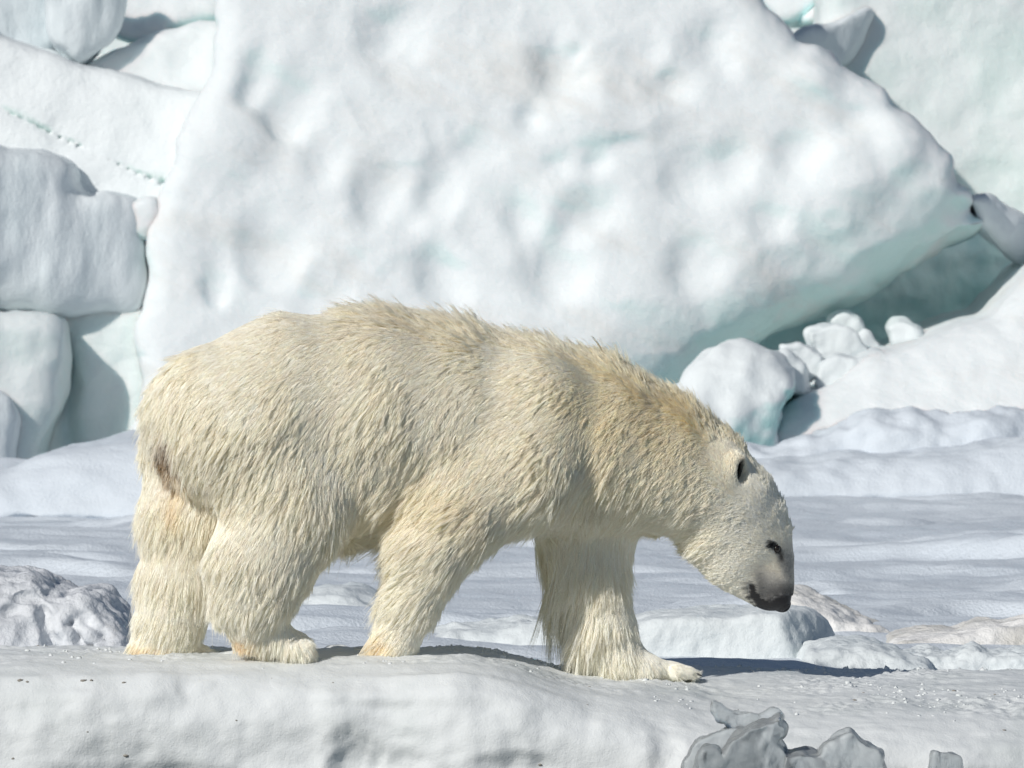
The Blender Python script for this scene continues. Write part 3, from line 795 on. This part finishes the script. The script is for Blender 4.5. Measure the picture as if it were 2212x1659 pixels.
# coat pattern: control places (X, Y, side v, hair direction right/down, lift, length cm, clumping)
CT = [
    (1690, 1270, 0, -.25, -1, .25, .5, .2), (1660, 1235, -.05, -.7, -.7, .2, .8, .3), (1695, 1200, 0, -.2, -1, .4, 1.4, .6), (1690, 1120, 0, -.3, -1, .55, 2.2, .9),
    (1650, 1120, -.1, -.7, -.7, .45, 2.0, .85), (1640, 1180, -.07, -.9, -.3, .35, 1.8, .7), (1600, 1220, -.08, -1, -.1, .3, 1.8, .5), (1640, 1285, -.02, -.9, .0, .3, .8, .3),
    (1580, 1265, 0, -1, .25, .3, 2.2, .5), (1560, 1130, -.12, -1, .1, .3, 2.4, .5), (1500, 1180, -.05, -.8, .5, .35, 3.5, .6),
    (1640, 1010, 0, -.6, -.6, .6, 2.2, .5), (1600, 960, 0, -.5, -.5, .9, 2.8, .6), (1590, 1000, -.1, .1, -1, .4, 1.2, .3),
    (1500, 900, 0, -.35, -.6, 1.1, 4.2, .8), (1400, 830, 0, -.35, -.7, 1.2, 3.8, .85), (1300, 775, 0, -.4, -.7, 1.2, 4.2, .9), (1200, 745, 0, -.5, -.6, 1.15, 4.3, .95),
    (1100, 728, 0, -.6, -.5, 1.1, 4.6, .97), (1000, 712, 0, -.7, -.4, 1.1, 5.0, .97), (900, 690, 0, -.8, -.4, 1.0, 5.3, .97), (800, 670, 0, -1, -.2, .7, 5.2, .95),
    (700, 670, 0, -1, .15, .25, 5, .85), (560, 690, 0, -1, .35, .22, 4.5, .8), (430, 760, 0, -.9, .7, .25, 4.5, .8), (350, 860, 0, -.6, .9, .3, 5, .8),
    (1450, 1000, -.15, -.75, .55, .25, 3.6, .5), (1420, 930, -.12, -.7, .25, .35, 3.4, .5), (1380, 1080, -.15, -.5, .85, .25, 4.6, .65), (1480, 1090, -.15, -.7, .7, .25, 3.8, .6), (1300, 880, -.15, -.8, .35, .3, 3.8, .55), (1250, 1000, -.2, -.6, .8, .35, 4.2, .85),
    (1280, 1100, -.15, -.15, 1, .3, 5, .9), (1180, 1130, -.1, -.2, 1, .3, 5.5, .9), (1230, 830, -.15, -.9, .35, .35, 3.2, .75), (1100, 800, -.15, -.9, .45, .25, 4, .8),
    (1150, 930, -.25, -.9, .5, .22, 4.5, .85), (1100, 1030, -.28, -.85, .6, .22, 5, .85), (1000, 1010, -.25, -.75, .7, .22, 5, .85), (950, 900, -.25, -.7, .75, .22, 5, .85),
    (900, 780, -.18, -.85, .5, .22, 4.6, .8), (780, 800, -.22, -.75, .7, .2, 4.6, .8), (800, 950, -.25, -.5, .9, .22, 5, .88), (760, 1080, -.25, -.3, 1, .25, 5.5, .9), (640, 860, -.25, -.8, .65, .2, 4.6, .85),
    (540, 800, -.2, -.85, .6, .2, 4.5, .85), (600, 1000, -.28, -.6, .9, .22, 5, .88), (470, 950, -.2, -.6, .85, .25, 5, .88), (420, 1030, -.1, -.35, 1, .25, 4.8, .88),
    (340, 980, .05, -.4, 1, .3, 4.6, .85), (320, 1100, .15, -.5, .9, .35, 5.6, .8), (400, 1150, .1, -.2, 1, .3, 6, .8), (330, 1230, .15, -.5, .9, .38, 6, .8), (420, 1260, .1, -.15, 1, .3, 6, .8),
    (300, 1340, .16, -.5, .9, .4, 5.4, .8), (380, 1340, .12, -.2, 1, .3, 5, .8), (300, 1400, .16, -.6, .6, .35, 3.5, .6), (420, 1400, .16, .3, .7, .2, 3, .5),
    (620, 1120, -.28, -.5, .95, .25, 5.5, .88), (540, 1180, -.25, -.5, .95, .25, 5.5, .88), (680, 1180, -.2, -.3, 1, .22, 5, .9), (590, 1270, -.25, -.45, .95, .28, 5.5, .88),
    (470, 1250, -.2, -.7, .7, .3, 5, .8), (530, 1330, -.2, -.3, 1, .25, 4, .85), (610, 1320, -.2, -.15, 1, .2, 4.5, .85), (500, 1360, -.18, -.6, .7, .3, 4, .8), (600, 1375, -.2, -.1, 1, .2, 3, .7), (655, 1390, -.2, .2, 1, .25, 2.6, .6),
    (760, 1140, 0, -.35, 1, .35, 7, .95), (900, 1140, 0, -.3, 1, .35, 7, .95), (1050, 1130, 0, -.2, 1, .35, 6, .95),
    (980, 1080, -.27, -.95, .45, .25, 5.5, .8), (880, 1150, -.22, -.95, .4, .35, 6.5, .8), (950, 1150, -.25, -.85, .6, .25, 5.5, .8), (1020, 1170, -.2, -.55, .9, .25, 5.5, .9),
    (850, 1250, -.18, -.9, .35, .4, 6.5, .8), (910, 1250, -.2, -.8, .6, .22, 5, .8), (960, 1270, -.17, -.5, .9, .25, 4.5, .9), (830, 1340, -.16, -.85, .35, .45, 5.5, .8), (880, 1340, -.18, -.6, .8, .22, 4, .8), (920, 1340, -.15, -.4, 1, .2, 3, .85),
    (810, 1395, -.16, -.8, .4, .4, 4, .7), (860, 1400, -.18, -.3, 1, .2, 3, .7),
    (1270, 1150, .1, -.1, 1, .3, 6, .9), (1190, 1200, .12, -.45, 1, .4, 8, .9), (1360, 1190, .1, .15, 1, .3, 6.5, .92), (1270, 1240, .05, -.15, 1, .3, 6.5, .92), (1220, 1300, .1, -.3, 1, .4, 9, .92), (1350, 1290, .08, -.05, 1, .22, 4, .85),
    (1255, 1370, .08, -.35, 1, .4, 7.5, .92), (1320, 1360, .02, -.15, 1, .22, 4.5, .85), (1390, 1390, .06, .3, 1, .2, 2.6, .7), (1340, 1430, .02, .1, 1, .25, 4, .8), (1450, 1440, .08, .8, .4, .2, 1.8, .5),
]
CT = np.array(CT, float)
CP = np.array([bp(c[0], c[1], c[2]) for c in CT])


def coat(Q):
    """direction (along, up), lift, length, clumping at places Q"""
    n = len(Q)
    out = np.zeros((n, 5))
    S = np.array([1.0, 0.9, 1.0])
    vals = np.stack([CT[:, 3], -CT[:, 4], CT[:, 5], CT[:, 6] * np.where(CT[:, 6] > 6.7, 1.3, np.where(CT[:, 6] < 3.1, 1.0, 0.92)) / 100, CT[:, 7]], 1)
    ln = np.hypot(vals[:, 0], vals[:, 1]); vals[:, 0] /= ln; vals[:, 1] /= ln
    for i in range(0, n, 20000):
        D = ((Q[i:i + 20000, None, :] * S - CP[None] * S)**2).sum(2) + 4e-4
        w = D ** -2.2
        w /= w.sum(1)[:, None]
        out[i:i + 20000] = w @ vals
    return out


def in_poly(XY, P):
    P = np.array(P, float)
    return poly_sdf(XY[:, 0], XY[:, 1], P)


LIPS = [(1615, 1257), (1629, 1254), (1639, 1275), (1652, 1290), (1662, 1293), (1672, 1286), (1688, 1280), (1714, 1280), (1716, 1328), (1665, 1327), (1640, 1314), (1621, 1288)]


def tint(Q, RDq):
    """coat colour"""
    n = len(Q)
    X, Y = RDq[:, 0], RDq[:, 1]
    c = np.tile(np.array([0.965, 0.915, 0.81]), (n, 1))

    def mix(col, w):
        nonlocal c
        c = c * (1 - w[:, None]) + np.array(col) * w[:, None]

    def blob(x, y, rx, ry, k=1.0):
        return k * np.exp(-(((X - x) / rx)**2 + ((Y - y) / ry)**2))
    far = sstep(0.02, 0.12, Q[:, 1])
    mix((0.965, 0.93, 0.845), sstep(1050, 1400, Y) * 0.75)                    # legs greyer
    mix((0.94, 0.86, 0.68), blob(1440, 900, 260, 130, .75))                  # yellower nape
    mix((0.95, 0.895, 0.785), blob(850, 700, 500, 60, .7))
    mix((0.955, 0.935, 0.875), np.maximum(blob(1650, 1110, 80, 110, .95), blob(1600, 1220, 60, 60, .6)))
    mix((0.96, 0.88, 0.73), blob(980, 1060, 130, 90, .6))
    mix((0.90, 0.84, 0.62), blob(1220, 1200, 90, 60, .5) * far)
    mix((0.93, 0.86, 0.67), blob(1300, 880, 60, 80, .5))
    mix((0.88, 0.58, 0.22), np.maximum(blob(355, 1402, 45, 22, .9) * far, blob(520, 1375, 34, 24, .32)))
    mix((0.90, 0.74, 0.46), np.maximum(blob(300, 1400, 60, 30, .6) * far, np.maximum(blob(820, 1390, 40, 40, .6), blob(385, 1060, 18, 45, .45))))
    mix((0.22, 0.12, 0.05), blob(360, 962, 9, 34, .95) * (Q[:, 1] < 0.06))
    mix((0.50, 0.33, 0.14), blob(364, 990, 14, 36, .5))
    mix((0.33, 0.325, 0.32), 0.95 * np.maximum(sstep(1215, 1275, Y - 0.4 * (X - 1680)) * (X > 1600) * .85 * sstep(1622, 1665, X), blob(1702, 1225, 14, 40, .8)))
    d = in_poly(RDq, LIPS)
    hd = Q[:, 0] > 0.9
    mix((0.20, 0.195, 0.19), sstep(34, 5, d) * sstep(1628, 1650, X) * hd * 0.85)
    mix((0.012, 0.011, 0.012), sstep(5, -3, d + 6.0 * pn(Q * 90)) * hd)
    mix((0.012, 0.011, 0.012), sstep(1.25, .75, np.hypot((X - 1678 - (Y - 1180) * .5) / 9, (Y - 1180) / 16)) * hd)
    mix((0.10, 0.09, 0.085), blob(1689, 1203, 6, 14, .9) * hd)
    # inside of the ears
    for ec, A in ear_axes:
        r = Q - ec
        e = np.hypot((r @ A[0]) / 0.050, (r @ A[1]) / 0.032)
        mix((0.018, 0.014, 0.012), sstep(1.1, .6, e) * (r @ A[2] < 0.022) * (r @ A[2] > -0.035))
    return np.clip(c, 0, 1)


m_skin, nt, p = new_mat('bear_skin')
at_ = nd(nt, 'ShaderNodeAttribute'); at_.attribute_name = 'tint'
nt.links.new(at_.outputs['Color'], p.inputs['Base Color'])
p.inputs['Roughness'].default_value = 0.5
tn = nd(nt, 'ShaderNodeTexNoise', Scale=220.0, Detail=3.0)
bb = nd(nt, 'ShaderNodeBump', Strength=0.6, Distance=0.003)
nt.links.new(tn.outputs['Fac'], bb.inputs['Height']); nt.links.new(bb.outputs[0], p.inputs['Normal'])

m_fur, nt, p = new_mat('bear_fur')
at_ = nd(nt, 'ShaderNodeAttribute'); at_.attribute_name = 'tint'
nt.links.new(at_.outputs['Color'], p.inputs['Base Color'])
p.inputs['Roughness'].default_value = 0.45
p.inputs['Specular IOR Level'].default_value = 0.3
trn = nd(nt, 'ShaderNodeBsdfTranslucent')
nt.links.new(at_.outputs['Color'], trn.inputs['Color'])
ms = nd(nt, 'ShaderNodeMixShader'); ms.inputs[0].default_value = 0.14
nt.links.new(p.outputs[0], ms.inputs[1]); nt.links.new(trn.outputs[0], ms.inputs[2])
nt.links.new(ms.outputs[0], nt.nodes['Material Output'].inputs['Surface'])

bear = mesh_obj('polar_bear', Wb - BO, Fb, m_skin)
bear.location = BO + np.array([0, 0, -0.008])
ca = bear.data.color_attributes.new('tint', 'FLOAT_COLOR', 'POINT')
tb = tint(Vb, RD)
ca.data.foreach_set('color', np.concatenate([tb, np.ones((len(tb), 1))], 1).astype(np.float32).ravel())
tag(bear, 'cream white polar bear walking right along the ice ledge with its head lowered', 'polar bear')

# ---- fur
a, b, c, d4 = (Wb[Fb[:, k]] for k in range(4))
area = 0.5 * np.linalg.norm(np.cross(c - a, d4 - b), axis=1)
fn = np.cross(c - a, d4 - b); fn /= np.linalg.norm(fn, axis=1)[:, None] + 1e-12
cen = (a + b + c + d4) / 4
tocam = CAM - cen; tocam /= np.linalg.norm(tocam, axis=1)[:, None]
facing = (fn * tocam).sum(1)
wgt = area * np.where(facing > -0.35, 1.0, 0.10)
qc = (Vb[Fb[:, 0]] + Vb[Fb[:, 2]]) / 2
ctl = coat(qc)
wgt *= np.clip(0.05 / np.maximum(ctl[:, 3], 0.012), 0.7, 2.6)            # short hair grows denser
rd_c = reading(cen)
bare = (in_poly(rd_c, LIPS) < 0) & (qc[:, 0] > 0.9)
bare |= (np.hypot((rd_c[:, 0] - 1679) / 8, (rd_c[:, 1] - 1180) / 14) < 1) & (qc[:, 0] > 0.9)
wgt[bare] = 0
NF = 400000
fi = rng.choice(len(Fb), NF, p=wgt / wgt.sum())
r1, r2 = rng.random((2, NF, 1))
root = (a[fi] * (1 - r1) + b[fi] * r1) * (1 - r2) + (d4[fi] * (1 - r1) + c[fi] * r1) * r2
nrm = Nb[Fb[fi, 0]]
q = root - BO
Qr = np.stack([q @ NU, q @ NV, q[:, 2]], 1)
cf = coat(Qr)
dirw = cf[:, :1] * NU + cf[:, 1:2] * np.array([0, 0, 1.0])
sw = np.stack([fbm(Qr * 7 + 40 * k, 2) for k in range(3)], 1)
dirw = dirw + 0.35 * sw
dirw -= nrm * (dirw * nrm).sum(1)[:, None]
dirw /= np.linalg.norm(dirw, axis=1)[:, None] + 1e-6
jit = rng.normal(size=(NF, 3)) * 0.10
L = cf[:, 3] * rng.uniform(0.65, 1.1, NF)
# clumps: each hair leans to the guide nearest to it
NG = 39000
gi = rng.choice(NF, NG, replace=False)
short = np.clip(L[gi] / 0.05, 0, 1)
kd = kdtree.KDTree(NG)
for k_, g in enumerate(gi): kd.insert(root[g], k_)
kd.balance()
near_g = np.array([kd.find(pp)[1] for pp in root])
glen = rng.uniform(0.75, 1.3, NG)
L = L * glen[near_g] * 1.62
guard = rng.random(NF) < 0.07
L = np.where(guard & (cf[:, 3] > 0.03), L * 1.45, L)
lift_g = rng.uniform(0.75, 1.3, NG)
lift = np.where(cf[:, 2] < 0.5, 0.72, 1.0) * cf[:, 2] * lift_g[near_g]
NP = 6
ts = np.linspace(0, 1, NP)
droop = np.array([0, 0, -1.0])
P = np.zeros((NF, NP, 3))
for k_, t in enumerate(ts):
    P[:, k_] = root - nrm * 0.003 + L[:, None] * (dirw * t + nrm * (lift * (t - 0.35 * t * t))[:, None] + jit * t * t + droop * (0.15 * t * t))
G = P[gi]
cl = np.where(guard, 0.55, 1.0) * cf[:, 4]
for k_, t in enumerate(ts):
    w = (cl * t ** 1.1)[:, None] * 0.78
    tgt = G[near_g, k_] + (root - root[gi][near_g]) * 0.12
    P[:, k_] = P[:, k_] * (1 - w) + tgt * w
# keep every hair outside the body
def body_dist(Q):
    g = (Q - lo_b) / HB
    i0 = np.clip(np.floor(g).astype(int), 0, np.array(FB.shape) - 2)
    t = np.clip(g - i0, 0, 1)
    out = 0
    for dx in (0, 1):
        for dy in (0, 1):
            for dz in (0, 1):
                w = (t[:, 0] if dx else 1 - t[:, 0]) * (t[:, 1] if dy else 1 - t[:, 1]) * (t[:, 2] if dz else 1 - t[:, 2])
                out = out + w * FB[i0[:, 0] + dx, i0[:, 1] + dy, i0[:, 2] + dz]
    return out


for k_ in range(1, NP):
    qq = P[:, k_] - BO
    sd = body_dist(np.stack([qq @ NU, qq @ NV, qq[:, 2]], 1)) 
    need = 0.002 + 0.008 * ts[k_] * np.clip(cf[:, 3] / 0.05, 0.2, 1) - sd
    P[:, k_] += nrm * np.clip(need, 0, 0.05)[:, None]
tc_ = tint(Qr, reading(root))
tc_ *= (rng.uniform(0.95, 1.04, NG)[near_g] * rng.uniform(0.9, 1.06, NF))[:, None]
tc_ = np.clip(tc_ * 1.06, 0, 0.985)
hc = bpy.data.hair_curves.new('fur')
hc.add_curves([NP] * NF)
hc.attributes['position'].data.foreach_set('vector', (P - BO).astype(np.float32).ravel())
ra = hc.attributes.get('radius') or hc.attributes.new('radius', 'FLOAT', 'POINT')
rad = np.where(cf[:, 3] < 0.02, 0.0006, 0.00075)[:, None] * np.array([1.0, 1.0, 0.95, 0.8, 0.55, 0.2])[None]
ra.data.foreach_set('value', rad.astype(np.float32).ravel())
cc = hc.attributes.new('tint', 'FLOAT_COLOR', 'CURVE')
cc.data.foreach_set('color', np.concatenate([tc_, np.ones((NF, 1))], 1).astype(np.float32).ravel())
hc.materials.append(m_fur)
fur = bpy.data.objects.new('fur', hc)
scene.collection.objects.link(fur)
fur.parent = bear
print('fur', time.time() - T0)

# ---- nose, eyes, claws
m_black, nt, p = new_mat('nose_skin')
p.inputs['Base Color'].default_value = (0.012, 0.011, 0.012, 1)
p.inputs['Roughness'].default_value = 0.38
tn = nd(nt, 'ShaderNodeTexNoise', Scale=350.0, Detail=2.0)
bb = nd(nt, 'ShaderNodeBump', Strength=0.5, Distance=0.002)
nt.links.new(tn.outputs['Fac'], bb.inputs['Height']); nt.links.new(bb.outputs[0], p.inputs['Normal'])
m_eye, nt, p = new_mat('eye_wet')
p.inputs['Base Color'].default_value = (0.012, 0.008, 0.006, 1)
p.inputs['Roughness'].default_value = 0.08
m_claw, nt, p = new_mat('claw_horn')
p.inputs['Base Color'].default_value = (0.05, 0.045, 0.04, 1)
p.inputs['Roughness'].default_value = 0.4

# nose pad with two nostrils
h_ = 0.003
nc = bp(1690, 1300, 0)
g3 = [np.arange(-0.07, 0.07, h_) for _ in range(3)]
U, V_, W = np.meshgrid(*g3, indexing='ij')
f = np.sqrt((U / 0.030)**2 + (V_ / 0.044)**2 + (W / 0.030)**2) - 1
f = smin(f * 0.03, (np.sqrt(((U + .016) / 0.032)**2 + (V_ / 0.040)**2 + ((W - .004) / 0.024)**2) - 1) * 0.024, 0.015)
for s_ in (-1, 1):
    f = smax(f, -(np.sqrt(((U - .014) / 0.016)**2 + ((V_ - s_ * .022) / 0.010)**2 + ((W + .012) / 0.016)**2) - 1) * 0.010, 0.008)
f = smax(f, -(np.hypot(U - .032, V_) - 0.006), 0.006)
Vn, Fn = surface_nets(f, np.array([-0.07] * 3) + nc, h_)
Vn = relax(Vn, Fn, 1)
mesh_obj('nose', to_world(Vn) - BO, Fn, m_black, bear)


def ball(rad, sc=(1, 1, 1), nu=20, nv=12):
    th, ph = np.linspace(0, 2 * np.pi, nu, endpoint=False), np.linspace(0.08, np.pi - 0.08, nv)
    T, Ph = np.meshgrid(th, ph, indexing='ij')
    v = np.stack([np.sin(Ph) * np.cos(T), np.sin(Ph) * np.sin(T), np.cos(Ph)], -1).reshape(-1, 3) * rad * np.array(sc)
    i = np.arange(nu * nv).reshape(nu, nv)
    i = np.concatenate([i, i[:1]], 0)
    return v, grid_faces(i)[:, ::-1]


bvh = BVHTree.FromPolygons([tuple(v) for v in Wb], [tuple(f) for f in Fb.tolist()])


def hit(X, Y):
    d = at(X, Y, 0) - CAM
    h = bvh.ray_cast(Vector(CAM), Vector(d).normalized())
    return np.array(h[0]), np.array(h[1])


eh, en = hit(1678, 1180)
q = eh - BO
qe = np.array([q @ NU, q @ NV, q[2]])
for s_ in (1, -1):
    v, f_ = ball(0.0135, (1, 1, 1.15))
    cq = qe * np.array([1, s_, 1]) + np.array([0, 0.004 * s_, 0])
    mesh_obj('eye', to_world(v + cq) - BO, f_, m_eye, bear)


def claw(X, Y, v, du, dw, ln=0.03):
    base = bp(X, Y, v)
    ring = []
    for t in np.linspace(0, 1, 5):
        cen_ = base + np.array([du * ln * t, 0, dw * ln * t * t])
        r_ = 0.007 * (1 - t) + 0.0008
        for k_ in range(6):
            an = k_ * math.pi / 3
            ring.append(cen_ + np.array([0, math.cos(an) * r_, math.sin(an) * r_]))
    i = np.arange(30).reshape(5, 6); i = np.concatenate([i, i[:, :1]], 1)
    mesh_obj('claw', to_world(np.array(ring)) - BO, grid_faces(i), m_claw, bear)


for (X, Y, vs_) in ((664, 1410, (-.215, -.185, -.155, -.125)), (456, 1412, (.11, .14, .17, .2)), (1500, 1450, (.03, .06, .09, .12)), (886, 1418, (-.2, -.17, -.14))):
    for v_ in vs_: claw(X, Y, v_, 1.0, -0.35)
# dark sole of the lifted near hind foot
v, f_ = ball(1.0, (0.055, 0.035, 0.010))
mesh_obj('paw_pad', to_world(v + bp(598, 1404, -.18)) - BO, f_, m_claw, bear)
print('bear', time.time() - T0)
